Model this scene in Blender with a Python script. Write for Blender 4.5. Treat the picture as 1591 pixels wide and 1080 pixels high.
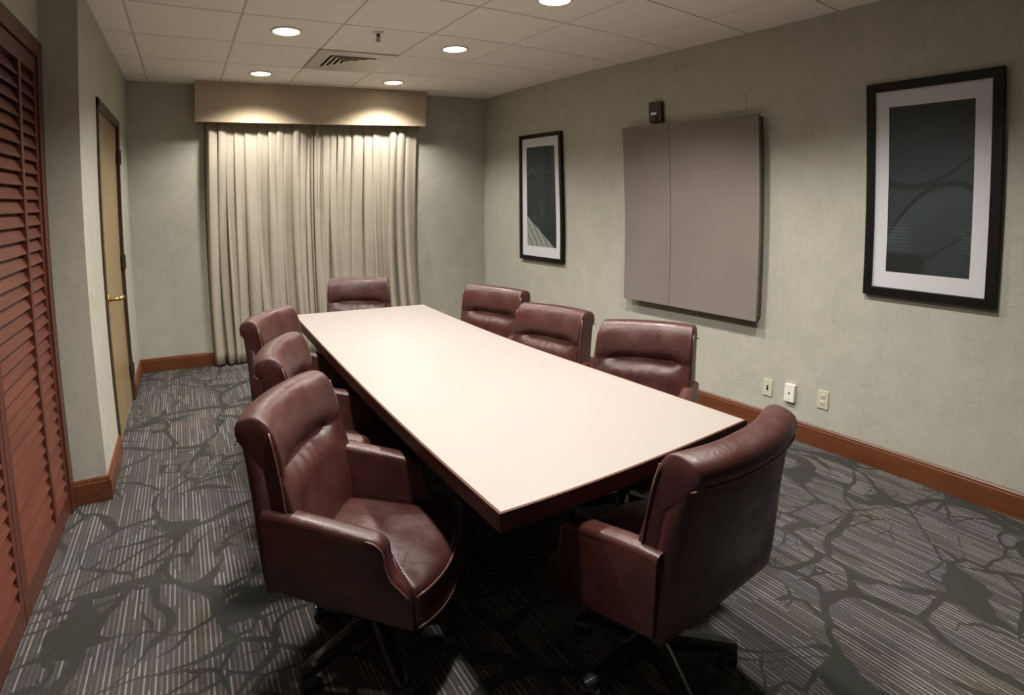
import bpy, bmesh, math, random
from math import sin, cos, pi, radians, sqrt
from mathutils import Vector, Matrix
random.seed(7)
for o in list(bpy.data.objects):
    bpy.data.objects.remove(o, do_unlink=True)
S = bpy.context.scene
COL = S.collection

# ------------------------------------------------------------------ camera
YAW, PITCH, ROLL, CAM_H = 0.578, 0.0707, 0.0069, 1.5353
cam_d = bpy.data.cameras.new('camera')
cam = bpy.data.objects.new('camera', cam_d)
COL.objects.link(cam)
S.camera = cam
f_ = Vector((sin(YAW)*cos(PITCH), cos(YAW)*cos(PITCH), -sin(PITCH)))
r_ = Vector((cos(YAW), -sin(YAW), 0))
d_ = f_.cross(r_)
c_, s_ = cos(ROLL), sin(ROLL)
R_, D_ = c_*r_ + s_*d_, -s_*r_ + c_*d_
cam.matrix_world = Matrix(((R_.x, -D_.x, -f_.x, 0), (R_.y, -D_.y, -f_.y, 0), (R_.z, -D_.z, -f_.z, CAM_H), (0, 0, 0, 1)))
# the photograph was taken with a wide phone lens that bends straight lines: a polynomial lens
cam_d.type = 'PANO'
cam_d.panorama_type = 'FISHEYE_LENS_POLYNOMIAL'
cam_d.sensor_fit = 'HORIZONTAL'
cam_d.sensor_width, cam_d.sensor_height = 36, 24
q = 1591/36000
cam_d.fisheye_polynomial_k0 = 0
cam_d.fisheye_polynomial_k1 = -0.9997*q
cam_d.fisheye_polynomial_k2 = -0.7447*q**2
cam_d.fisheye_polynomial_k3 = 1.2439*q**3
cam_d.fisheye_polynomial_k4 = -0.4440*q**4
cam_d.fisheye_fov = pi
cam_d.shift_x, cam_d.shift_y = -14.81/1591, -170.6/1080
cam_d.clip_start = 0.02

# ------------------------------------------------------------------ world, exposure
W = bpy.data.worlds.new('world')
S.world = W
W.use_nodes = True
W.node_tree.nodes['Background'].inputs[0].default_value = (0.55, 0.68, 1.0, 1)
W.node_tree.nodes['Background'].inputs[1].default_value = 0.6
S.view_settings.view_transform = 'Standard'
S.view_settings.look = 'None'
S.view_settings.gamma = 1
S.view_settings.use_curve_mapping = False
S.view_settings.exposure = 0.84
S.cycles.max_bounces = 8
S.cycles.diffuse_bounces = 5
S.cycles.caustics_reflective = False
S.cycles.caustics_refractive = False
S.cycles.sample_clamp_indirect = 4
LAMP_W = 85.0            # watts of one ceiling downlight
LAMP_COL = (1.0, 0.935, 0.855)

# ------------------------------------------------------------------ room dimensions
XR, XL, XC = 3.21, -0.49, -0.65        # right wall, left wall, closet wall plane
YF, YJ, YN = 5.63, 3.24, -2.4          # far wall, jog in the left wall, near wall
ZC = 2.64

# ------------------------------------------------------------------ helpers
def sm(x, a, b):
    t = min(max((x-a)/(b-a), 0), 1); return t*t*(3-2*t)

def tag(o, label=None, cat=None, group=None, kind=None):
    if label: o['label'] = label
    if cat: o['category'] = cat
    if group: o['group'] = group
    if kind: o['kind'] = kind
    return o

def empty(name, loc=(0, 0, 0), rz=0.0, parent=None):
    o = bpy.data.objects.new(name, None)
    COL.objects.link(o)
    o.location = loc
    o.rotation_euler = (0, 0, rz)
    o.empty_display_size = 0.1
    if parent: o.parent = parent
    return o

def obj(name, bm, mat, parent=None, smooth=False, sub=0, bev=0.0):
    bmesh.ops.recalc_face_normals(bm, faces=bm.faces)
    me = bpy.data.meshes.new(name)
    bm.to_mesh(me); bm.free()
    mats = mat if isinstance(mat, (list, tuple)) else [mat]
    for m in mats: me.materials.append(m)
    if smooth:
        for p in me.polygons: p.use_smooth = True
    o = bpy.data.objects.new(name, me)
    COL.objects.link(o)
    if parent: o.parent = parent
    if bev:
        b = o.modifiers.new('bevel', 'BEVEL'); b.width = bev; b.segments = 2; b.limit_method = 'ANGLE'
    if sub:
        s = o.modifiers.new('subsurf', 'SUBSURF'); s.levels = sub; s.render_levels = sub
    return o

def BM(): return bmesh.new()

def box(bm, x0, x1, y0, y1, z0, z1, mi=0):
    v = [bm.verts.new(p) for p in ((x0,y0,z0),(x1,y0,z0),(x1,y1,z0),(x0,y1,z0),(x0,y0,z1),(x1,y0,z1),(x1,y1,z1),(x0,y1,z1))]
    for f in ((3,2,1,0),(4,5,6,7),(0,1,5,4),(1,2,6,5),(2,3,7,6),(3,0,4,7)):
        bm.faces.new([v[i] for i in f]).material_index = mi
    return v

def bbox(bm, x0, x1, y0, y1, z0, z1, r=0.005, seg=2):
    """a box with rounded edges"""
    t = BM(); box(t, x0, x1, y0, y1, z0, z1)
    bmesh.ops.bevel(t, geom=t.edges[:] + t.verts[:], offset=r, segments=seg, profile=0.5, affect='EDGES')
    merge(bm, t)

def merge(bm, t, M=None):
    if M: bmesh.ops.transform(t, matrix=M, verts=t.verts)
    me = bpy.data.meshes.new('tmp'); t.to_mesh(me); t.free()
    bm.from_mesh(me); bpy.data.meshes.remove(me)

def cyl(bm, p0, p1, r0, r1=None, n=16, cap=True):
    r1 = r0 if r1 is None else r1
    p0, p1 = Vector(p0), Vector(p1)
    d = (p1-p0).normalized()
    a = d.orthogonal().normalized(); b = d.cross(a)
    A = [bm.verts.new(p0+(a*cos(2*pi*i/n)+b*sin(2*pi*i/n))*r0) for i in range(n)]
    B = [bm.verts.new(p1+(a*cos(2*pi*i/n)+b*sin(2*pi*i/n))*r1) for i in range(n)]
    for i in range(n):
        j = (i+1) % n
        bm.faces.new((A[i], A[j], B[j], B[i]))
    if cap:
        bm.faces.new(A[::-1]); bm.faces.new(B)

def tube(bm, pts, r, n=8, closed=False):
    pts = [Vector(p) for p in pts]
    rings = []
    up = None
    for i, p in enumerate(pts):
        a = pts[max(i-1, 0)]; b = pts[min(i+1, len(pts)-1)]
        d = (b-a).normalized()
        if up is None: up = d.orthogonal().normalized()
        u = (up - d*up.dot(d)).normalized(); w = d.cross(u); up = u
        rr = r[i] if isinstance(r, (list, tuple)) else r
        rings.append([bm.verts.new(p+(u*cos(2*pi*k/n)+w*sin(2*pi*k/n))*rr) for k in range(n)])
    for A, B in zip(rings, rings[1:]):
        for k in range(n):
            bm.faces.new((A[k], A[(k+1) % n], B[(k+1) % n], B[k]))
    bm.faces.new(rings[0][::-1]); bm.faces.new(rings[-1])

def loft(bm, rings, cap=True):
    L = [[bm.verts.new(p) for p in r] for r in rings]
    n = len(L[0])
    for A, B in zip(L, L[1:]):
        for k in range(n):
            bm.faces.new((A[k], A[(k+1) % n], B[(k+1) % n], B[k]))
    if cap:
        bm.faces.new(L[0][::-1]); bm.faces.new(L[-1])

def lathe(bm, prof, c=(0, 0, 0), n=32, cap=True):
    """prof: list of (radius, z)"""
    L = []
    for r, z in prof:
        L.append([bm.verts.new((c[0]+r*cos(2*pi*k/n), c[1]+r*sin(2*pi*k/n), c[2]+z)) for k in range(n)])
    for A, B in zip(L, L[1:]):
        for k in range(n):
            bm.faces.new((A[k], A[(k+1) % n], B[(k+1) % n], B[k]))
    if cap:
        bm.faces.new(L[0][::-1]); bm.faces.new(L[-1])

# ------------------------------------------------------------------ materials
class NT:
    def __init__(self, name):
        self.m = bpy.data.materials.new(name); self.m.use_nodes = True
        self.t = self.m.node_tree; self.n = self.t.nodes; self.n.clear()
        self.out = self.n.new('ShaderNodeOutputMaterial')
        self.b = self.n.new('ShaderNodeBsdfPrincipled')
        self.l(self.b.outputs[0], self.out.inputs[0])
    def l(self, a, b): self.t.links.new(a, b)
    def set(self, **k):
        for a, v in k.items():
            s = self.b.inputs[{'col': 'Base Color', 'rough': 'Roughness', 'metal': 'Metallic', 'spec': 'Specular IOR Level', 'coat': 'Coat Weight', 'coatr': 'Coat Roughness', 'sheen': 'Sheen Weight'}[a]]
            if hasattr(v, 'is_output') or isinstance(v, bpy.types.NodeSocket): self.l(v, s)
            else: s.default_value = (*v, 1) if a == 'col' else v
        return self
    def obj(self):
        return self.n.new('ShaderNodeTexCoord').outputs['Object']
    def geo(self):
        return self.n.new('ShaderNodeNewGeometry').outputs['Position']
    def map(self, v, scale=(1, 1, 1), loc=(0, 0, 0), rot=(0, 0, 0)):
        m = self.n.new('ShaderNodeMapping'); self.l(v, m.inputs[0])
        m.inputs['Scale'].default_value = scale; m.inputs['Location'].default_value = loc; m.inputs['Rotation'].default_value = rot
        return m.outputs[0]
    def noise(self, v, scale, detail=3, rough=0.5, dist=0.0, col=False):
        m = self.n.new('ShaderNodeTexNoise'); self.l(v, m.inputs['Vector'])
        m.inputs['Scale'].default_value = scale; m.inputs['Detail'].default_value = detail
        m.inputs['Roughness'].default_value = rough; m.inputs['Distortion'].default_value = dist
        return m.outputs['Color' if col else 'Fac']
    def voro(self, v, scale, feature='F1', out='Distance', rnd=1.0):
        m = self.n.new('ShaderNodeTexVoronoi'); m.feature = feature; self.l(v, m.inputs['Vector'])
        m.inputs['Scale'].default_value = scale; m.inputs['Randomness'].default_value = rnd
        return m.outputs[out]
    def math(self, op, a, b=0.5, c=None, clamp=False):
        m = self.n.new('ShaderNodeMath'); m.operation = op; m.use_clamp = clamp
        for i, x in enumerate((a, b) if c is None else (a, b, c)):
            if isinstance(x, (int, float)): m.inputs[i].default_value = x
            else: self.l(x, m.inputs[i])
        return m.outputs[0]
    def ramp(self, v, stops, interp='LINEAR'):
        m = self.n.new('ShaderNodeValToRGB'); self.l(v, m.inputs[0]); e = m.color_ramp.elements
        m.color_ramp.interpolation = interp
        while len(e) < len(stops): e.new(0.5)
        for k, (p, c) in zip(e, stops):
            k.position = p; k.color = (*c, 1) if isinstance(c, (tuple, list)) else (c, c, c, 1)
        return m.outputs[0]
    def rng(self, v, a, b, c=0.0, d=1.0):
        m = self.n.new('ShaderNodeMapRange'); m.interpolation_type = 'SMOOTHSTEP'; self.l(v, m.inputs[0])
        for i, x in enumerate((a, b, c, d)):
            if isinstance(x, (int, float)): m.inputs[1+i].default_value = x
            else: self.l(x, m.inputs[1+i])
        return m.outputs[0]
    def mix(self, f, a, b, mode='MIX'):
        m = self.n.new('ShaderNodeMix'); m.data_type = 'RGBA'; m.blend_type = mode
        for s, x in ((m.inputs[0], f), (m.inputs[6], a), (m.inputs[7], b)):
            if isinstance(x, (int, float)): s.default_value = x
            elif isinstance(x, (tuple, list)): s.default_value = (*x, 1)
            else: self.l(x, s)
        return m.outputs[2]
    def sep(self, v):
        m = self.n.new('ShaderNodeSeparateXYZ'); self.l(v, m.inputs[0]); return m.outputs
    def comb(self, x, y, z):
        m = self.n.new('ShaderNodeCombineXYZ')
        for i, a in enumerate((x, y, z)):
            if isinstance(a, (int, float)): m.inputs[i].default_value = a
            else: self.l(a, m.inputs[i])
        return m.outputs[0]
    def vadd(self, a, b, op='ADD'):
        m = self.n.new('ShaderNodeVectorMath'); m.operation = op
        self.l(a, m.inputs[0])
        if isinstance(b, (tuple, list)): m.inputs[1].default_value = b
        else: self.l(b, m.inputs[1])
        return m.outputs[0]
    def vscale(self, a, s):
        m = self.n.new('ShaderNodeVectorMath'); m.operation = 'SCALE'; self.l(a, m.inputs[0]); m.inputs['Scale'].default_value = s
        return m.outputs[0]
    def bump(self, h, strength=0.3, dist=0.01, nrm=None):
        m = self.n.new('ShaderNodeBump'); self.l(h, m.inputs['Height'])
        m.inputs['Strength'].default_value = strength; m.inputs['Distance'].default_value = dist
        if nrm: self.l(nrm, m.inputs['Normal'])
        self.l(m.outputs[0], self.b.inputs['Normal'])
        return m.outputs[0]

def simple(name, col, rough=0.5, metal=0.0, spec=0.5, bump=None):
    t = NT(name).set(col=col, rough=rough, metal=metal, spec=spec)
    if bump: t.bump(t.noise(t.obj(), bump[0], 3), bump[1], bump[2])
    return t.m

def emit(name, col, s):
    t = NT(name); t.set(col=(0.8, 0.8, 0.8), rough=0.4)
    t.b.inputs['Emission Color'].default_value = (*col, 1)
    t.b.inputs['Emission Strength'].default_value = s
    return t.m

def wall_mat():
    t = NT('woven_vinyl_wallcovering'); p = t.geo()
    a = t.noise(p, 5, 4, 0.6)
    h = t.noise(t.map(p, (70, 70, 14)), 1, 3, 0.6)
    v = t.noise(t.map(p, (16, 16, 60)), 1, 3, 0.6)
    cr = t.math('MAXIMUM', h, v)
    c = t.mix(t.rng(a, .35, .65), (.385, .380, .322), (.425, .412, .355))
    c = t.mix(t.rng(cr, .50, .75, 0, .55), c, (.45, .44, .385))
    c = t.mix(t.rng(t.noise(t.map(p, (38, 38, 13)), 1, 2), .56, .74, 0, .40), c, (.315, .300, .245))
    c = t.mix(t.rng(t.noise(t.map(p, (13, 13, 38)), 1, 2), .58, .74, 0, .30), c, (.33, .305, .26))
    t.set(col=c, rough=.62, spec=.3); t.bump(cr, .25, .003)
    return t.m

def carpet_mat():
    t = NT('striped_branch_carpet'); p = t.geo()
    xyz = t.sep(p)
    # fine stripes of the weave, along the room, broken into dashes
    sx = t.math('DIVIDE', xyz[0], .0165)
    cell = t.math('FLOOR', sx)
    wn = t.n.new('ShaderNodeTexWhiteNoise'); wn.noise_dimensions = '1D'; t.l(cell, wn.inputs['W'])
    yo = t.math('MULTIPLY', wn.outputs['Value'], 7.3)
    yy = t.math('ADD', t.math('MULTIPLY', xyz[1], 4.2), yo)
    w2 = t.n.new('ShaderNodeTexWhiteNoise'); w2.noise_dimensions = '2D'
    t.l(t.comb(cell, t.math('FLOOR', yy), 0), w2.inputs['Vector'])
    fr = t.math('FRACT', sx)
    line = t.math('MULTIPLY', t.rng(fr, .28, .42), t.rng(fr, .74, .60))
    br = t.math('MULTIPLY', line, t.rng(w2.outputs['Value'], .15, 1.0, .10, 1.0))
    tuft = t.noise(t.map(p, (330, 200, 1)), 1, 2, .6)
    tint = t.noise(p, 2.6, 2, .5, 0, True)
    tin2 = t.noise(t.vadd(p, (9.1, 3.3, 0)), 5.2, 2)
    dark = t.mix(t.rng(tin2, .35, .65), (.052, .046, .040), (.042, .042, .045))
    dark = t.mix(t.rng(t.noise(t.vadd(p, (4, 7, 0)), 1.9, 2), .55, .7, 0, .6), dark, (.085, .058, .038))
    lite = t.mix(t.rng(tin2, .4, .6), (.255, .247, .235), (.23, .212, .23))
    c = t.mix(br, dark, lite)
    c = t.mix(t.rng(tuft, .35, .75, 0, .5), c, (.15, .145, .135))
    # winding dark branches
    warp = t.vadd(t.vadd(p, t.vscale(t.vadd(t.noise(p, 1.5, 2, .5, 0, True), (-.5, -.5, -.5)), .62)),
                  t.vscale(t.vadd(t.noise(p, 7, 2, .5, 0, True), (-.5, -.5, -.5)), .065))
    q1 = t.map(warp, (1.0, .72, 0), rot=(0, 0, .5))
    e1 = t.voro(q1, 3.0, 'DISTANCE_TO_EDGE', rnd=.85)
    wd = t.rng(t.noise(p, 1.7, 2), .36, .66, .008, .062)
    b1 = t.rng(t.math('SUBTRACT', e1, wd), .008, -.008)
    q2 = t.map(warp, (.8, 1.1, 0), loc=(3.1, 1.7, 0), rot=(0, 0, -.4))
    e2 = t.voro(q2, 5.4, 'DISTANCE_TO_EDGE', rnd=.9)
    wd2 = t.rng(t.noise(t.vadd(p, (5, 5, 0)), 2.3, 2), .42, .62, -.010, .047)
    b2 = t.rng(t.math('SUBTRACT', e2, wd2), .008, -.008)
    br_ = t.math('MAXIMUM', b1, b2)
    bc = t.mix(t.rng(tuft, .3, .8), (.034, .035, .031), (.058, .059, .053))
    c = t.mix(br_, c, bc)
    t.set(col=c, rough=.95, spec=.1)
    t.bump(t.math('ADD', t.math('MULTIPLY', line, .5), tuft), .5, .003)
    return t.m

def ceil_mat():
    t = NT('mineral_fibre_tile'); p = t.geo()
    n = t.noise(p, 150, 2, .7)
    c = t.mix(t.rng(n, .58, .70), (.90, .87, .81), (.76, .72, .66))
    t.set(col=c, rough=.9, spec=.2); t.bump(n, .3, .003)
    return t.m

def leather_mat(name, c0, c1, rough=.34):
    t = NT(name); p = t.obj()
    n = t.noise(p, 6, 4, .6)
    c = t.mix(t.rng(n, .35, .7), c0, c1)
    g = t.voro(p, 420, 'DISTANCE_TO_EDGE')
    w = t.noise(p, 14, 3, .6, .6)
    r = t.rng(t.noise(p, 9, 3), .3, .7, rough-.05, rough+.12)
    t.set(col=c, rough=r, spec=.5)
    a = t.bump(w, .22, .012)
    t.bump(g, .12, .0012, a)
    return t.m

def wood_mat(name, c0, c1, rough=.35, axis='y', scale=1.0, spec=.4):
    t = NT(name); p = t.geo()
    s = {'x': (2, 30, 30), 'y': (30, 2, 30), 'z': (30, 30, 2)}[axis]
    g = t.noise(t.map(p, tuple(k*scale for k in s)), 1, 4, .6, .4)
    g2 = t.noise(t.map(p, tuple(k*scale*4 for k in s)), 1, 3, .6)
    c = t.mix(t.rng(g, .3, .7), c0, c1)
    c = t.mix(t.rng(g2, .5, .8, 0, .3), c, tuple(k*.5 for k in c0))
    t.set(col=c, rough=rough, spec=spec); t.bump(g2, .08, .002)
    return t.m

def fabric_mat(name, c0, c1, sc=400, rough=.85):
    t = NT(name); p = t.obj()
    n = t.noise(t.map(p, (sc, sc, sc*.2)), 1, 2)
    m = t.noise(p, 3, 3)
    c = t.mix(t.rng(n, .3, .7), c0, c1)
    t.set(col=t.mix(t.rng(m, .4, .6, 0, .25), c, tuple(k*.85 for k in c0)), rough=rough, spec=.2)
    t.bump(n, .15, .001)
    return t.m

M_WALL = wall_mat()
M_CARPET = carpet_mat()
M_TILE = ceil_mat()
M_GRID = simple('ceiling_grid_shadow_gap', (.66, .62, .56), .7)
M_TRIMW = simple('white_painted_metal', (.72, .70, .65), .4)
M_LEATHER = leather_mat('burgundy_leather', (.040, .0108, .0092), (.058, .017, .0145), .38)
M_PIPING = leather_mat('burgundy_piping', (.10, .045, .04), (.14, .06, .05), .3)
M_BLACK = simple('black_nylon', (.012, .012, .012), .38)
M_BLACKM = simple('black_metal', (.010, .010, .010), .3, .3)
M_CHERRY = wood_mat('cherry_baseboard', (.105, .032, .012), (.150, .050, .020), .32, 'y')
M_CHERRYX = wood_mat('cherry_baseboard_across', (.105, .032, .012), (.150, .050, .020), .32, 'x')
M_LOUVER = wood_mat('stained_louver_wood', (.082, .022, .0135), (.114, .033, .0195), .38, 'y')
M_LOUVERZ = wood_mat('stained_stile_wood', (.068, .018, .011), (.094, .028, .017), .38, 'z')
M_DOOR = wood_mat('blonde_maple_veneer', (.25, .175, .088), (.32, .225, .115), .35, 'z')
M_BRONZE = simple('dark_bronze_frame', (.055, .036, .022), .42, .2)
M_BRASS = simple('satin_brass', (.62, .43, .17), .28, .9)
M_TABLE = NT('cream_laminate').set(col=(.288, .258, .236), rough=.42, spec=.35).m
M_TEDGE = wood_mat('dark_cherry_table_edge', (.055, .017, .010), (.085, .028, .016), .5, 'x', 1.0, .2)
M_DARKW = simple('dark_stained_pedestal', (.018, .010, .008), .5)
M_CURT = fabric_mat('beige_curtain_cloth', (.335, .300, .240), (.405, .365, .298))
M_VAL = fabric_mat('tan_valance_fabric', (.40, .32, .225), (.47, .385, .275), 300)
M_TAUPE = fabric_mat('taupe_fabric_panel', (.188, .163, .146), (.224, .195, .175), 500, .75)
M_TAUPED = simple('dark_cabinet_body', (.10, .080, .065), .6)
M_FRAMEB = simple('black_picture_frame', (.004, .0035, .003), .45, spec=.25)
M_MAT = simple('grey_white_mat_board', (.56, .56, .59), .7)
M_PLATE = simple('almond_cover_plate', (.52, .50, .385), .4)
M_PLATEW = simple('white_cover_plate', (.76, .74, .66), .4)
M_SLOT = simple('socket_slot_black', (.01, .01, .01), .5)
M_LENS = emit('lit_downlight_lens', (1.0, .95, .86), 9.0)
M_LENSD = emit('dimmer_lit_downlight_lens', (1.0, .93, .84), 5.0)
M_CHROME = simple('chrome', (.7, .7, .7), .15, 1.0)
M_DARKBR = simple('dark_brown_plastic', (.030, .015, .009), .35)
M_VENTD = simple('dark_duct_interior', (.015, .013, .010), .8)
M_VENTW = simple('off_white_vent_metal', (.56, .53, .46), .45)

# ------------------------------------------------------------------ room shell
def struct(name, bm, mat, parent=None, **k):
    o = obj(name, bm, mat, parent, **k)
    if not parent: o['kind'] = 'structure'
    return o

def quad(bm, pts):
    bm.faces.new([bm.verts.new(p) for p in pts])

CL0, CL1, CLZ = 0.55, 3.215, 2.315     # closet opening (y range, height)
DY0, DY1, DZ = 3.80, 4.92, 2.175       # hinged door opening incl. frame
b = BM(); box(b, -1.4, XR+.1, YN-.1, YF+.1, -.08, 0); struct('floor', b, M_CARPET)
b = BM(); box(b, XR, XR+.1, YN-.1, YF+.1, 0, ZC+.1); struct('wall_right', b, M_WALL)
b = BM(); box(b, -1.4, XR, YN-.1, YN, 0, ZC+.1); struct('wall_near', b, M_WALL)
WX0, WX1, WZ0, WZ1 = 0.166, 2.30, 0.25, 2.35
b = BM()
box(b, XL-.1, WX0, YF, YF+.1, 0, ZC+.1); box(b, WX1, XR, YF, YF+.1, 0, ZC+.1)
box(b, WX0, WX1, YF, YF+.1, 0, WZ0); box(b, WX0, WX1, YF, YF+.1, WZ1, ZC+.1)
struct('wall_far', b, M_WALL)
b = BM()
box(b, XL-.2, XL, YJ, DY0, 0, ZC+.1); box(b, XL-.2, XL, DY1, YF, 0, ZC+.1)
box(b, XL-.2, XL, DY0, DY1, DZ, ZC+.1)
box(b, XC-.1, XC, CL1+.02, YJ, 0, ZC+.1); box(b, XC-.1, XC, YN, CL0, 0, ZC+.1)
box(b, XC-.1, XC, CL0, CL1+.02, CLZ, ZC+.1)
box(b, XC-.1, XL-.2, YJ, YJ+.1, 0, ZC+.1)
struct('wall_left', b, M_WALL)
b = BM()
box(b, XC-.75, XC-.7, CL0-.1, CL1+.1, 0, ZC); box(b, XC-.7, XC-.1, CL0-.1, CL0-.05, 0, ZC); box(b, XC-.7, XC-.1, CL1+.06, CL1+.1, 0, ZC)
struct('wall_closet', b, M_WALL)
# ceiling: a slab, and lay-in tiles hanging a few millimetres below it
TXS, TYS, GX, GY = .6184, .6389, -.316, 3.4225
b = BM()
VX0, VX1, VY0, VY1 = GX+2*TXS, GX+3*TXS, GY+TYS, GY+2*TYS
i0, i1 = -2, 6; j0, j1 = -10, 4
for i in range(i0, i1):
    for j in range(j0, j1):
        x0, x1 = GX+i*TXS+.008, GX+(i+1)*TXS-.008
        y0, y1 = GY+j*TYS+.008, GY+(j+1)*TYS-.008
        if i == 2 and j == 1: continue
        x0, x1 = max(x0, XC), min(x1, XR); y0, y1 = max(y0, YN), min(y1, YF)
        if x1-x0 < .02 or y1-y0 < .02: continue
        box(b, x0, x1, y0, y1, ZC, ZC+.012)
ce = struct('ceiling', b, M_TILE)
b = BM(); box(b, -1.4, XR+.1, YN-.1, VY0, ZC+.006, ZC+.1); box(b, -1.4, XR+.1, VY1, YF+.1, ZC+.006, ZC+.1)
box(b, -1.4, VX0, VY0, VY1, ZC+.006, ZC+.1); box(b, VX1, XR+.1, VY0, VY1, ZC+.006, ZC+.1)
box(b, VX0-.02, VX1+.02, VY0-.02, VY1+.02, ZC+.085, ZC+.12); obj('ceiling_grid', b, M_GRID, ce)

# baseboards
def baseboard(name, pts, mats):
    """pts: polyline along the wall, the room on the right hand side of the walk"""
    b = BM()
    prof = [(0, 0), (.014, 0), (.016, .105), (.012, .118), (.018, .122), (.016, .130), (0, .130)]
    prof = [(0, 0), (.018, 0), (.018, .108), (.013, .112), (.013, .122), (.008, .130), (0, .130)]
    n = len(pts); rings = []
    for i, p in enumerate(pts):
        p = Vector(p)
        ds = []
        if i: ds.append((p-Vector(pts[i-1])).normalized())
        if i < n-1: ds.append((Vector(pts[i+1])-p).normalized())
        ns = [Vector((d.y, -d.x)) for d in ds]
        m = sum(ns, Vector((0, 0)))/len(ns); m = m/m.length_squared
        rings.append([(p.x+m.x*a, p.y+m.y*a, z) for a, z in prof])
    loft(b, rings)
    return struct(name, b, mats)
baseboard('baseboard_right', [(XR, YF-.018), (XR, YN)], M_CHERRY)
baseboard('baseboard_far', [(XL+.018, YF), (XR-.018, YF)], M_CHERRYX)
baseboard('baseboard_left', [(XC+.012, YJ), (XL, YJ), (XL, DY0)], M_CHERRY)
baseboard('baseboard_corner', [(XL, DY1), (XL, YF)], M_CHERRY)
baseboard('baseboard_near', [(XR, YN), (XC, YN), (XC, CL0-.08)], M_CHERRYX)

# window behind the curtain
b = BM()
for x0, x1, z0, z1 in ((WX0, WX0+.05, WZ0, WZ1), (WX1-.05, WX1, WZ0, WZ1), (WX0, WX1, WZ0, WZ0+.05), (WX0, WX1, WZ1-.05, WZ1), ((WX0+WX1)/2-.025, (WX0+WX1)/2+.025, WZ0, WZ1)):
    box(b, x0, x1, YF+.03, YF+.08, z0, z1)
win = struct('window_1', b, M_TRIMW)
g = NT('window_glass'); g.set(col=(.9, .95, 1), rough=.02); g.b.inputs['Transmission Weight'].default_value = 1; g.b.inputs['IOR'].default_value = 1.1
b = BM(); box(b, WX0+.05, WX1-.05, YF+.052, YF+.058, WZ0+.05, WZ1-.05); obj('glass', b, g.m, win)

# hinged door in the left wall, seen edge on
b = BM()
box(b, XL-.12, XL+.012, DY0, DY0+.045, 0, DZ); box(b, XL-.12, XL+.012, DY1-.045, DY1, 0, DZ); box(b, XL-.12, XL+.012, DY0, DY1, DZ-.05, DZ)
dr = struct('door_1', b, M_BRONZE, bev=.002)
b = BM(); box(b, XL-.055, XL-.012, DY0+.048, DY1-.048, .01, DZ-.053); obj('door_leaf', b, M_DOOR, dr)
b = BM()
hy_ = DY0+.16
cyl(b, (XL-.012, hy_, .95), (XL+.002, hy_, .95), .032, n=20)
cyl(b, (XL, hy_, .95), (XL+.068, hy_, .95), .013, n=12)
tube(b, [(XL+.062, hy_-.012, .952), (XL+.070, hy_+.03, .954), (XL+.072, hy_+.08, .950), (XL+.066, hy_+.130, .944)], [.013, .012, .011, .009], 10)
tag(obj('door_handle', b, M_BRASS, dr, smooth=True), 'brass lever handle')
for z in (1.90, 1.10, .25):
    b = BM(); cyl(b, (XL+.016, DY1-.045, z-.055), (XL+.016, DY1-.045, z+.055), .008, n=10)
    box(b, XL-.002, XL+.014, DY1-.075, DY1-.012, z-.05, z+.05)
    obj('hinge', b, M_BRONZE, dr)

# louvered closet doors
def slats(y0, y1, z0, z1, x=XC, pitch=.0565):
    b = BM(); n = int((z1-z0)/pitch); a = radians(66)
    for k in range(n):
        z = z0+(k+.5)*(z1-z0)/n
        t = BM(); bbox(t, -.037, .037, y0, y1, -.0045, .0045, .002, 1)
        # front edge (towards the room, +x) hangs low, the back edge high
        merge(b, t, Matrix.Translation((x-.012, 0, z)) @ Matrix.Rotation(a, 4, 'Y'))
    return b
def louver_leaf(n, y0, y1, mull):
    """stiles and rails are the leaf, the louver columns are parts"""
    b = BM(); x0, x1 = XC-.030, XC+.006
    zb, zt = .012, CLZ-.085
    box(b, x0, x1, y0, y0+.062, zb, zt); box(b, x0, x1, y1-.034, y1, zb, zt)
    box(b, x0, x1, y0+.062, y1-.034, zb, zb+.11); box(b, x0, x1, y0+.062, y1-.034, zt-.075, zt)
    o = struct(n, b, M_LOUVERZ, bev=.003)
    b = BM(); box(b, x0, x1+.004, mull-.017, mull+.017, zb+.11, zt-.075); obj('mullion', b, M_LOUVERZ, o, bev=.002)
    obj('louver_slats', slats(y0+.060, mull-.016, zb+.115, zt-.08), M_LOUVER, o)
    obj('louver_slats', slats(mull+.016, y1-.032, zb+.115, zt-.08), M_LOUVER, o)
    return o
louver_leaf('door_2', 2.335, 3.150, 2.862)
louver_leaf('door_3', 1.515, 2.330, 1.80)
louver_leaf('door_4', 0.690, 1.505, 1.21)
b = BM()
box(b, XC-.1, XC+.016, CL1-.062, CL1+.012, 0, CLZ); box(b, XC-.1, XC+.016, CL0, CL0+.075, 0, CLZ); box(b, XC-.1, XC+.016, CL0+.075, CL1-.062, CLZ-.080, CLZ)
struct('trim_1', b, M_LOUVERZ, bev=.003)

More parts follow.
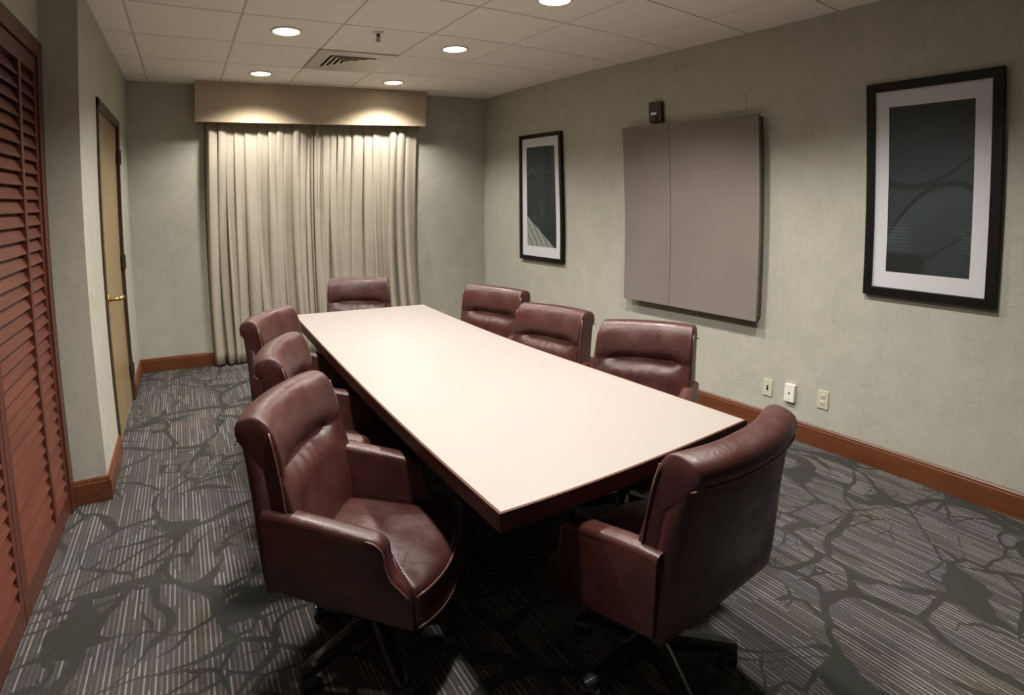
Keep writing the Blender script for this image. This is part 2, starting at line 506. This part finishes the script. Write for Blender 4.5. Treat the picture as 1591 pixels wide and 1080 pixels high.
# ------------------------------------------------------------------ ceiling fittings
def downlight(x, y, mat, power, label):
    e = tag(empty('ceiling_downlight', (x, y, ZC)), label, 'ceiling light', 'round recessed ceiling downlights')
    b = BM(); lathe(b, [(.083, .0), (.100, -.002), (.102, -.006), (.098, -.010), (.088, -.009), (.083, -.004), (.083, 0)], n=40, cap=False)
    obj('trim_ring', b, M_TRIMW, e, smooth=True)
    b = BM(); lathe(b, [(.001, -.004), (.06, -.004), (.083, -.002)], n=40, cap=False)
    obj('lens', b, mat, e, smooth=True)
    if power:
        ld = bpy.data.lights.new('downlight_lamp', 'SPOT'); ld.energy = power; ld.color = LAMP_COL
        ld.spot_size = radians(134); ld.spot_blend = .55; ld.shadow_soft_size = .07
        lo = bpy.data.objects.new('downlight_lamp', ld); COL.objects.link(lo); lo.parent = e; lo.location = (0, 0, -.03)
    return e
downlight(.613, 5.00, M_LENSD, LAMP_W*.80, 'dim round downlight before the left half of the valance')
downlight(1.872, 5.06, M_LENS, LAMP_W*.90, 'bright round downlight before the right half of the valance, far right of the vent')
downlight(.608, 3.69, M_LENS, LAMP_W*.72, 'brightest big round downlight left of the air vent and sprinkler')
downlight(1.852, 3.72, M_LENS, LAMP_W*.42, 'round downlight right of the sprinkler, nearest the right wall')
downlight(1.831, 2.455, M_LENS, LAMP_W, 'round downlight cut off by the top edge of the picture')
downlight(.608, 2.45, M_LENS, LAMP_W, 'round downlight out of view over the left edge of the table, mid room')
downlight(.608, 1.20, M_LENS, LAMP_W*1.05, 'round downlight out of view over the near left chair')
downlight(1.831, 1.20, M_LENS, LAMP_W, 'round downlight out of view over the near right table corner')

# air vent
vx, vy = (VX0+VX1)/2, (VY0+VY1)/2
e = tag(empty('air_vent', (vx, vy, ZC)), 'square off-white ceiling air vent with stepped louvers', 'vent')
b = BM(); hx, hy = TXS/2, TYS/2
for x0, x1, y0, y1 in ((-hx, hx, -hy, -.205), (-hx, hx, .205, hy), (-hx, -.205, -.205, .205), (.205, hx, -.205, .205)):
    box(b, x0, x1, y0, y1, -.008, .002)
obj('face_plate', b, M_VENTW, e)
b = BM()                                   # stepped louver plate with four L-shaped slots
slots = []
for k in range(4):
    a = .200-.042*k; w = .021
    slots.append((-a, -a+w, -a, .190-.052*k)); slots.append((-a, a-.030-.020*k, -a, -a+.033))
xs = sorted({-.205, .205} | {v for q_ in slots for v in q_[:2]}); ys = sorted({-.205, .205} | {v for q_ in slots for v in q_[2:]})
for x0, x1 in zip(xs, xs[1:]):
    for y0, y1 in zip(ys, ys[1:]):
        mx, my_ = (x0+x1)/2, (y0+y1)/2
        if any(a <= mx <= c and d <= my_ <= g for a, c, d, g in slots): continue
        box(b, x0, x1, y0, y1, -.0095, -.008)
obj('louvers', b, M_VENTW, e)
b = BM(); box(b, -.26, .26, -.26, .26, .055, .06); 
for x0, x1, y0, y1 in ((-.26, -.21, -.26, .26), (.21, .26, -.26, .26), (-.21, .21, -.26, -.21), (-.21, .21, .21, .26)): box(b, x0, x1, y0, y1, .002, .055)
obj('duct', b, M_VENTD, e)

# sprinkler
e = tag(empty('fire_sprinkler', (1.183, 3.516, ZC)), 'small metal pendent fire sprinkler hanging from a ceiling tile', 'sprinkler')
b = BM(); lathe(b, [(.036, 0), (.036, -.004), (.018, -.010), (.010, -.012), (.009, -.030)], n=24); obj('escutcheon', b, M_TRIMW, e, smooth=True)
b = BM(); tube(b, [(-.011, 0, -.028), (-.014, 0, -.045), (-.006, 0, -.062)], .0025, 6); tube(b, [(.011, 0, -.028), (.014, 0, -.045), (.006, 0, -.062)], .0025, 6)
cyl(b, (0, 0, -.006), (0, 0, -.030), .013, .011, n=14); cyl(b, (0, 0, -.028), (0, 0, -.06), .004, n=8); box(b, -.012, .012, -.004, .004, -.032, -.027); obj('frame_arms', b, M_DARKBR, e)
b = BM(); lathe(b, [(.004, -.060), (.018, -.062), (.020, -.065), (.004, -.066)], n=16); obj('deflector', b, M_DARKBR, e)

# ------------------------------------------------------------------ valance and curtains
b = BM(); VF = 5.425
box(b, .080, 2.385, VF, VF+.02, 2.265, ZC); box(b, .080, .100, VF+.02, YF, 2.265, ZC); box(b, 2.365, 2.385, VF+.02, YF, 2.265, ZC)
tag(obj('valance', b, M_VAL, bev=.004), 'tan fabric-covered box valance over the curtains', 'valance')

def curtain(x0, x1, seed, y, label, wide):
    rnd = random.Random(seed)
    n = int((x1-x0)/.0036); zs = [2.30, 2.27, 2.24, 2.20, 2.14, 2.04, 1.9, 1.7, 1.5, 1.25, 1.0, .75, .5, .28, .12, .018]
    # folds of uneven width and depth; narrow dark valleys between broad ridges
    cs = []; x = 0
    while x < (x1-x0)+.1:
        p = rnd.choice((rnd.uniform(.040, .065), rnd.uniform(.065, .10), rnd.uniform(.09, .14)))
        cs.append((x, p, rnd.uniform(.45, 1.15), rnd.uniform(-1, 1), rnd.uniform(0, 6), rnd.choice((0, 0, 1)))); x += p
    def phase(u):
        for c in cs:
            if u < c[0]+c[1]: return c
        return cs[-1]
    b = BM(); rows = []
    for zi, z in enumerate(zs):
        row = []
        t = (2.3-z)/2.3
        for i in range(n+1):
            u = i/n*(x1-x0)
            c, p, a, k, o_, dbl = phase(u)
            f = min((u-c)/p, 1); L = x1-x0
            edge = sm(u, 0, .05)*sm(L-u, 0, .05)
            amp = .088*a*(.80+.30*t)*(1+.25*sin(z*2.1+o_))*(.55+.45*min(1, p/.08))
            prof = sin(pi*f)**(.60+.25*t)
            if dbl: prof *= 1-.30*sin(pi*f)**6*(.4+t)
            prof *= 1+.22*sin(2*pi*f+k)
            yy = -amp*prof+.010*sin(u*31+seed)*t+.005*sin(u*57+z*1.3)
            sway = .020*sin(z*1.25+o_+k)*t*edge
            xx = x0+u-.020*sin(2*pi*f)*(1-.3*t)*edge+k*.016*t*sin(pi*f)*edge+sway
            if t < .05: yy = yy*(.45+11*t)
            if wide: xx += wide*t*(1-u/L)
            row.append(b.verts.new((xx, y+yy, z)))
        rows.append(row)
    for A, B in zip(rows, rows[1:]):
        for i in range(n): b.faces.new((A[i], A[i+1], B[i+1], B[i]))
    o = obj('curtain', b, M_CURT, smooth=True)
    s = o.modifiers.new('solid', 'SOLIDIFY'); s.thickness = .002
    return tag(o, label, 'curtain', 'floor-length beige curtain panels')
curtain(.187, 1.205, 3, 5.590, 'floor-length pleated beige curtain panel on the left, its hem clear of the chairs', -.02)
curtain(1.212, 2.345, 11, 5.590, 'floor-length pleated beige curtain panel on the right, behind the far chair', 0)
b = BM(); cyl(b, (1.232, 5.482, 2.20), (1.235, 5.476, 1.45), .0045, n=8)
tag(obj('curtain_wand', b, simple('tarnished_wand', (.20, .17, .12), .5)), 'thin pull wand hanging where the two curtains meet', 'curtain wand')

# ------------------------------------------------------------------ right wall things
def panel_x(b, x0, x1, y0, y1, z0, z1): box(b, x0, x1, y0, y1, z0, z1)
def art_mat(name, kind):
    t = NT(name); p = t.obj(); s = t.sep(p)
    y, z = s[1], s[2]
    base = t.mix(t.noise(t.map(p, (1, 3, 2)), 1.5, 3), (.006, .011, .011), (.014, .023, .024))
    if kind == 0:
        def par(y0, z0, k):      # signed height above the curve z = z0 + k (y - y0)^2
            d = t.math('SUBTRACT', y, y0)
            return t.math('SUBTRACT', t.math('SUBTRACT', z, z0), t.math('MULTIPLY', t.math('MULTIPLY', d, d), k))
        d1 = par(.09, .015, 1.85); d2 = par(-.11, .030, -2.75)
        d3 = t.math('ADD', t.math('ADD', z, .366), t.math('MULTIPLY', y, .755))
        c = t.mix(t.rng(d1, -.01, .16, 0, .8), (.013, .022, .024), (.006, .011, .012))
        c = t.mix(t.rng(d1, .20, .32), c, base)
        c = t.mix(t.rng(d2, .01, -.03), c, (.020, .034, .038))
        c = t.mix(t.rng(d2, -.05, -.28, 0, .7), c, (.010, .018, .021))
        low = t.math('MULTIPLY', t.rng(d3, .01, -.01), t.rng(y, .10, .0))
        c = t.mix(low, c, (.015, .025, .029))
        dk = t.math('MULTIPLY', t.rng(z, -.335, -.35), t.rng(y, -.01, .03))
        c = t.mix(dk, c, (.004, .006, .005))
        w1 = t.rng(y, .2, -.2, .020, .009)
        c = t.mix(t.rng(t.math('SUBTRACT', t.math('ABSOLUTE', d1), w1), .004, -.004), c, (.0025, .0035, .0035))
        c = t.mix(t.rng(t.math('SUBTRACT', t.math('ABSOLUTE', d2), .015), .005, -.005), c, (.0025, .0035, .0035))
        c = t.mix(t.math('MULTIPLY', t.rng(t.math('ABSOLUTE', d3), .009, .003), t.rng(y, .06, .02)), c, (.005, .007, .007))
        st = t.rng(t.math('SINE', t.math('MULTIPLY', z, 330)), .3, .9)
        lo = t.math('MULTIPLY', t.math('MULTIPLY', st, t.rng(z, -.17, -.21)), t.rng(z, -.34, -.31))
        side = t.math('MAXIMUM', t.rng(y, .07, .11), t.rng(y, -.14, -.17))
        c = t.mix(t.math('MULTIPLY', t.math('MULTIPLY', lo, side), .5), c, (.07, .09, .088))
    else:
        k = t.math('ADD', t.math('MULTIPLY', y, 1.0), t.math('MULTIPLY', z, -1.9))
        tri = t.rng(t.math('ADD', t.math('MULTIPLY', z, 1.0), t.math('MULTIPLY', y, -.62)), -.342, -.350)
        band = t.rng(t.math('SINE', t.math('MULTIPLY', t.math('ADD', z, t.math('MULTIPLY', y, -1.3)), 60)), -.5, .5)
        lt = t.mix(band, (.16, .175, .165), (.26, .275, .255))
        c = t.mix(t.rng(t.noise(p, 6, 2, .5, 1.5), .60, .64, 0, .5), base, (.05, .065, .06))
        c = t.mix(tri, c, lt)
    t.set(col=c, rough=.55)
    t.b.inputs['Coat Weight'].default_value = .15; t.b.inputs['Coat Roughness'].default_value = .05
    return t.m
def picture(y0, y1, z0, z1, label, kind, fw=.048):
    yc, zc = (y0+y1)/2, (z0+z1)/2; hy, hz = (y1-y0)/2, (z1-z0)/2
    e = tag(empty('framed_picture', (XR, yc, zc)), label, 'picture', 'black-framed pictures on the right wall')
    def ringbox(X0, X1, oy, oz, iy, iz):      # a mitred rectangular ring
        b = BM(); V = {}
        for x in (X0, X1):
            for nm, (a, c) in (('o', (oy, oz)), ('i', (iy, iz))):
                V[x, nm] = [b.verts.new((x, sy*a, sz*c)) for sy, sz in ((-1, -1), (1, -1), (1, 1), (-1, 1))]
        for k in range(4):
            m = (k+1) % 4
            b.faces.new((V[X0, 'o'][k], V[X0, 'o'][m], V[X0, 'i'][m], V[X0, 'i'][k]))
            b.faces.new((V[X1, 'o'][m], V[X1, 'o'][k], V[X1, 'i'][k], V[X1, 'i'][m]))
            b.faces.new((V[X0, 'o'][m], V[X0, 'o'][k], V[X1, 'o'][k], V[X1, 'o'][m]))
            b.faces.new((V[X0, 'i'][k], V[X0, 'i'][m], V[X1, 'i'][m], V[X1, 'i'][k]))
        return b
    obj('picture_frame', ringbox(-.034, -.001, hy, hz, hy-fw, hz-fw), M_FRAMEB, e, bev=.003)
    iy, iz = hy-fw, hz-fw; my, mz = (.072, .088) if kind == 0 else (.074, .090)
    obj('mat_board', ringbox(-.020, -.014, iy, iz, iy-my, iz-mz), M_MAT, e)
    b = BM(); box(b, -.016, -.010, -iy+my-.004, iy-my+.004, -iz+mz-.004, iz-mz+.004)
    obj('artwork', b, art_mat('dark_abstract_print', kind), e)
picture(.686, 1.340, 1.004, 2.172, 'large black-framed print of dark curving shapes, nearest the camera', 0)
picture(4.225, 4.905, .930, 2.125, 'smaller-looking black-framed dark print with a pale wedge, near the curtain corner', 1, .038)

# presentation board cabinet
e = tag(empty('board_cabinet', (XR, 2.69, 1.41)), 'closed taupe two-door presentation board cabinet on the right wall', 'board cabinet')
b = BM(); box(b, -.062, -.001, -.645, .610, -.650, .655); obj('cabinet_body', b, M_TAUPED, e)
b = BM(); box(b, -.088, -.064, -.662, .132, -.672, .665); obj('door', b, M_TAUPE, e, bev=.003)
b = BM(); box(b, -.088, -.064, .136, .640, -.672, .665); obj('door', b, M_TAUPE, e, bev=.003)
# strobe
e = tag(empty('alarm_strobe', (XR, 3.005, 2.182)), 'small dark brown wall alarm strobe above the board cabinet', 'alarm')
b = BM(); bbox(b, -.040, 0, -.066, .066, -.080, .080, .006); obj('housing', b, M_DARKBR, e)
b = BM(); t_ = BM(); bmesh.ops.create_uvsphere(t_, u_segments=16, v_segments=10, radius=1)
merge(b, t_, Matrix.Translation((-.040, .008, -.015)) @ Matrix.Diagonal((.018, .038, .018, 1)))
obj('clear_lens', b, M_CHROME, e, smooth=True)
b = BM(); cyl(b, (-.040, 0, -.052), (-.048, 0, -.052), .020, n=20); obj('horn', b, M_DARKBR, e)
# blank cover plate in wallcovering
b = BM(); box(b, -.004, 0, -.095, .095, -.062, .062)
o = tag(obj('blank_cover_plate', b, M_WALL), 'blank plate papered over like the wall, above the board cabinet', 'cover plate'); o.location = (XR, 2.27, 2.175)

def outlet(y, z, label, kind):
    e = tag(empty('wall_outlet', (XR, y, z)), label, 'outlet', 'cover plates low on the right wall')
    d = .026 if kind == 1 else .008
    b = BM()
    bbox(b, -d, 0, -.036, .036, -.058, .058, .003)
    o = obj('cover_plate', b, M_PLATEW if kind == 1 else M_PLATE, e)
    if kind == 1:
        b = BM(); cyl(b, (-d-.002, 0, 0), (-d, 0, 0), .006, n=12); obj('jack', b, M_SLOT, e)
        for z_ in (.042, -.042):
            b = BM(); cyl(b, (-d-.0015, 0, z_), (-d, 0, z_), .003, n=8); obj('screw', b, M_CHROME, e)
    elif kind == 0:
        b = BM(); cyl(b, (-d-.004, 0, -.008), (-d, 0, -.008), .008, n=12); box(b, -d-.003, -d, -.005, .005, .000, .016); obj('jack', b, M_SLOT, e)
    else:
        for s in (1, -1):
            b = BM(); bbox(b, -d-.003, -d+.001, -.016, .016, s*.021-.014, s*.021+.014, .002, 1); k = obj('socket', b, M_PLATE, e)
            b = BM(); box(b, -d-.0036, -d-.002, -.008, -.006, s*.021-.004, s*.021+.006); box(b, -d-.0036, -d-.002, .006, .008, s*.021-.004, s*.021+.006); cyl(b, (-d-.0036, 0, s*.021-.008), (-d-.002, 0, s*.021-.008), .0025, n=8); obj('slots', b, M_SLOT, k)
outlet(1.948, .293, 'almond wall plate with one black jack, left of the white one', 0)
outlet(1.773, .301, 'white wall plate standing proud of the wall above the near chair', 1)
outlet(1.548, .312, 'almond double socket plate, right of the white plate', 2)

# ------------------------------------------------------------------ table
TX, TY, TA, TW, TL, TH = .6472, 1.1035, -.013, 1.0268, 2.8644, .745
tb = tag(empty('conference_table', (TX, TY, 0), TA), 'long conference table with a cream laminate top and dark cherry edge', 'table')
b = BM(); box(b, .008, TW-.008, .008, TL-.008, TH-.012, TH); obj('tabletop', b, M_TABLE, tb, bev=.0015)
b = BM(); box(b, 0, TW, 0, TL, TH-.058, TH-.012)
for x0, x1, y0, y1 in ((0, .008, 0, TL), (TW-.008, TW, 0, TL), (.008, TW-.008, 0, .008), (.008, TW-.008, TL-.008, TL)): box(b, x0, x1, y0, y1, TH-.012, TH-.001)
obj('edge_band', b, M_TEDGE, tb)
for y in (.62, 2.02):
    b = BM(); bbox(b, TW/2-.20, TW/2+.20, y, y+.26, .012, TH-.058, .006); bbox(b, TW/2-.24, TW/2+.24, y-.03, y+.29, 0, .06, .006); obj('pedestal', b, M_DARKW, tb)
b = BM(); box(b, TW/2-.02, TW/2+.02, .88, 2.02, .30, .60); obj('modesty_beam', b, M_DARKW, tb)

# ------------------------------------------------------------------ executive chair
def catmull(P, n=5):
    out = []
    for i in range(len(P)-1):
        a, b_, c, d = P[max(i-1, 0)], P[i], P[i+1], P[min(i+2, len(P)-1)]
        for k in range(n):
            t = k/n
            out.append(tuple(.5*((2*q1)+(-q0+q2)*t+(2*q0-5*q1+4*q2-q3)*t*t+(-q0+3*q1-3*q2+q3)*t**3) for q0, q1, q2, q3 in zip(a, b_, c, d)))
    out.append(tuple(P[-1]))
    return out
REC = radians(11)                      # recline of the back
ZB, YB0 = .40, -.175                   # foot of the back's front plane
def back_pt(x, s, n, h):
    """n forward of the back plane, h up along it; the back is hollow across (s = -1..1)"""
    y = YB0 - sin(REC)*h + cos(REC)*n + .045*abs(s)**2.2*sm(h, -.05, .45)
    z = ZB + cos(REC)*h + sin(REC)*n
    return (x, y, z)
def bot_z(y): return .415-(y+.23)*.2326     # the tub hangs lower in front
def back_w(h): return .264-.022*min(max(h-.05, 0)/.47, 1)
def arm_x(x, y, z): return x+.010*sm(y, -.2, .1)+.006*sm(z, .4, .6)
SEAT_Z = .432
def make_chair():
    root = empty('office_chair')
    # --- back shell: outer back and side panels
    b = BM(); rings = []
    prof = catmull([(.022, .0), (.030, .1), (.032, .3), (.024, .42), (.0, .49), (-.030, .505), (-.052, .490), (-.062, .43), (-.066, .25), (-.068, .08), (-.068, .005)], 3)
    NS = 19
    for i in range(NS):
        s = -1+2*i/(NS-1); k = 1-.06*max(0, (abs(s)-.9)/.1)**2
        rings.append([back_pt((back_w(h)-.001)*s, s, -.031+(n+.031)*k, h) for n, h in prof])
    loft(b, rings); obj('back_shell', b, M_LEATHER, root, smooth=True)
    # --- stuffed front, creased under the head roll, wrapped over the top
    P = [(-.010, .02, 0), (.034, .015, 0), (.058, .05, 0), (.068, .12, 0), (.068, .20, 0), (.062, .27, 0), (.056, .310, -.004), (.052, .335, -.014), (.050, .352, -.032), (.051, .368, -.014), (.054, .395, -.002),
         (.056, .44, 0), (.050, .495, 0), (.034, .530, 0), (.004, .546, 0), (-.034, .546, 0), (-.057, .538, 0), (-.070, .520, 0), (-.0735, .500, 0), (-.067, .486, 0), (-.050, .486, 0), (-.03, .49, 0), (-.010, .44, 0)]
    pr = catmull(P, 3); b = BM(); rings = []; NS = 45
    for i in range(NS):
        s = -1+2*i/(NS-1); ed = max(0, (abs(s)-.90)/.10); k = .92+.08*sqrt(max(0, 1-ed**2)); mid = 1-sm(abs(s), .50, .86)
        r = []
        for j, (n, h, c) in enumerate(pr):
            nn = n+c*(.06+.94*mid)
            fr = sm(n, .02, .05)
            nn += fr*.0030*sin(s*21+2.3*sin(s*6)+h*24)*(.4+.6*sin(s*4.1+1)**2)*math.exp(-((h-.318)/.030)**2)*(1-ed)
            nn += fr*.0013*sin(s*9+h*27)*(1-ed)
            nn += fr*.006*mid*math.exp(-((h-.29)/.04)**2)
            if nn > 0: nn *= k
            hh = .28+(h-.28)*(1-.012*ed**2)
            r.append(back_pt((back_w(h)+.0015)*s, s, nn, hh))
        rings.append(r)
    loft(b, rings); obj('back_cushion', b, M_LEATHER, root, smooth=True, sub=1)
    # --- seat: bowed front, crowned top, a lip in front of the arms
    front = []
    for i in range(17):
        s = -1+2*i/16; front.append((.274*s, .288-.074*abs(s)**2.6))
    plan = [(-.205, -.20), (-.208, -.05), (-.208, .10), (-.212, .172), (-.262, .186)]+front+[(.262, .186), (.212, .172), (.208, .10), (.208, -.05), (.205, -.20), (.10, -.21), (-.10, -.21)]
    cx, cy = 0, .03
    def ring(k, z, bottom=False): return [(cx+(x-cx)*k, cy+(y-cy)*k, (bot_z(y)+z if bottom else z+.020*sm(y, .10, -.15))) for x, y in plan]
    rr = [ring(.97, 0, True), ring(.995, .004, True), ring(1.0, .02, True), ring(1.0, SEAT_Z-.022), ring(.995, SEAT_Z-.006), ring(.965, SEAT_Z+.008), ring(.90, SEAT_Z+.018), ring(.7, SEAT_Z+.026), ring(.4, SEAT_Z+.029), ring(.1, SEAT_Z+.029)]
    b = BM(); loft(b, rr)
    for v in b.verts:       # sag and pinches where the front corners are tucked in
        if v.co.z > SEAT_Z-.01:
            for sx in (-1, 1):
                d = sqrt((v.co.x-sx*.205)**2+(v.co.y-.19)**2)
                v.co.z += .012*math.exp(-(d/.035)**2)*sin(d*170)
            v.co.z += .003*sin(v.co.x*38+v.co.y*11)*sin(v.co.y*29)
    obj('seat', b, M_LEATHER, root, smooth=True, sub=1)
    b = BM(); tube(b, [(x*1.003, y+.002, SEAT_Z-.008) for x, y in front], .0042, 6)
    tube(b, [(x*1.003, y+.002, bot_z(y)+.008) for x, y in front], .0035, 6)
    obj('piping', b, M_PIPING, root, smooth=True)
    # --- arms
    AZ = .665
    top = catmull([(-.225, AZ), (-.12, AZ-.010), (.00, AZ-.030), (.075, AZ-.044), (.112, AZ-.053), (.134, AZ-.078), (.138, AZ-.124), (.148, AZ-.168), (.172, AZ-.200), (.199, AZ-.232)], 4)
    for sgn in (-1, 1):
        b = BM(); rings = []
        pol = [(-.225, bot_z(-.225))]+top+[(.200, bot_z(.2))]
        xi, xo = .206, .274
        xs = [(xi, .000), (xi+.003, .009), (xi+.012, .016), (xi+.024, .019), (xo-.024, .019), (xo-.012, .016), (xo-.003, .009), (xo, .0)]
        n = len(pol)
        for x, up in xs:
            r = []
            for j, (y, z) in enumerate(pol):
                y2, z2 = y, z
                if 0 < j < n-1:
                    a = Vector(pol[max(j-1, 1)]); c = Vector(pol[min(j+1, n-2)]); d = (c-a).normalized(); nn = Vector((-d.y, d.x))
                    y2, z2 = y+nn.x*(up-.019), z+nn.y*(up-.019)
                r.append((sgn*arm_x(x, y, z), y2, z2))
            rings.append(r)
        loft(b, rings)
        obj('arm', b, M_LEATHER, root, smooth=True).modifiers.new('e', 'EDGE_SPLIT').split_angle = radians(50)
        b = BM()
        for x, dz in ((xi+.002, -.012), (xo-.002, -.012)):
            tube(b, [(sgn*arm_x(x, y, z), y-.004, z+dz) for y, z in top[13:]], .0034, 6)
        obj('piping', b, M_PIPING, root, smooth=True)
    b = BM()
    for sgn in (-1, 1):
        tube(b, [back_pt(sgn*(back_w(h)+.0025), 1, .038, h) for h in [.20+k*.30/9 for k in range(10)]], .0032, 6)
    tube(b, [back_pt(.250*s, s, -.071, .482) for s in [k/8-1 for k in range(17)]], .0030, 6)
    obj('piping', b, M_PIPING, root, smooth=True)
    # --- underside, gas column, five star base
    b = BM(); bbox(b, -.07, .07, -.11, .11, .285, .37, .012); bbox(b, -.13, .13, -.15, .12, .335, .375, .01); obj('tilt_mechanism', b, M_BLACKM, root)
    b = BM(); cyl(b, (.05, .0, .315), (.215, .02, .310), .005, n=8); bbox(b, .195, .245, .008, .034, .302, .314, .004); obj('lever', b, M_BLACK, root)
    b = BM(); cyl(b, (0, 0, .10), (0, 0, .20), .030, n=20); cyl(b, (0, 0, .19), (0, 0, .29), .016, n=16); obj('gas_column', b, M_BLACKM, root, smooth=False)
    b = BM(); lathe(b, [(.038, .075), (.050, .085), (.048, .118), (.032, .130)], n=24); st = obj('base_hub', b, M_BLACK, root, smooth=True)
    for k in range(5):
        a = 2*pi*k/5+.55; Mz = Matrix.Rotation(a, 4, 'Z')
        b = BM(); R = []
        for x, w, zt, zb in ((.03, .034, .130, .080), (.10, .031, .122, .076), (.18, .027, .106, .068), (.255, .024, .092, .060), (.282, .014, .084, .062)):
            R.append([Mz @ Vector(p) for p in ((x, -w, zb), (x, w, zb), (x, w*.95, zt-.008), (x, w*.5, zt), (x, -w*.5, zt), (x, -w*.95, zt-.008))])
        loft(b, R); obj('base_leg', b, M_BLACK, root, bev=.002)
        T = Mz @ Matrix.Translation((.255, 0, 0)) @ Matrix.Rotation(k*1.9, 4, 'Z')
        b = BM(); t_ = BM()
        for yy in (-.020, .020):
            cyl(t_, (.012, yy-.010, .029), (.012, yy+.010, .029), .029, n=20)
        cyl(t_, (0, 0, .03), (0, 0, .066), .006, n=8)
        H = []
        for j in range(7):
            aa = radians(20+j*22); H.append([(.012+cos(aa)*.034, y, .029+sin(aa)*.034) for y in (-.010, .010)]+[(.012+cos(aa)*.026, y, .029+sin(aa)*.026) for y in (.010, -.010)])
        loft(t_, H)
        merge(b, t_, T); obj('caster', b, M_BLACK, root)
    return root

def copy_tree(o, parent=None):
    c = o.copy(); COL.objects.link(c)
    if parent: c.parent = parent
    for ch in [x for x in KIDS.get(o.name, [])]:
        copy_tree(ch, c)
    return c
proto = make_chair()
bpy.context.view_layer.update()
KIDS = {}
for o in S.objects:
    if o.parent: KIDS.setdefault(o.parent.name, []).append(o)
# (x, y, facing angle in degrees, label)
chairs = [
    (.462, 1.640, -35, 'burgundy leather office chair nearest the camera on the left, its whole seat showing'),
    (1.190, 1.055, 92.6, 'burgundy leather office chair at the near end of the table, seen from behind'),
    (.578, 2.318, -22, 'burgundy leather office chair, middle of the three along the left side of the table'),
    (.603, 2.996, -34, 'burgundy leather office chair on the left side of the table, nearest the curtains'),
    (1.182, 4.02, 247, 'burgundy leather office chair at the far end of the table before the curtains'),
    (1.775, 3.300, 199, 'burgundy leather office chair, farthest of the three on the right side of the table'),
    (1.652, 2.525, 190, 'burgundy leather office chair, middle of the three on the right side of the table'),
    (1.755, 1.798, 207, 'burgundy leather office chair on the right, nearest the camera, below the board cabinet'),
]
for i, (x, y, a, lab) in enumerate(chairs):
    c = proto if i == 0 else copy_tree(proto)
    c.location = (x, y, 0); c.rotation_euler = (0, 0, radians(a-90))
    tag(c, lab, 'chair', 'burgundy leather chairs around the conference table')
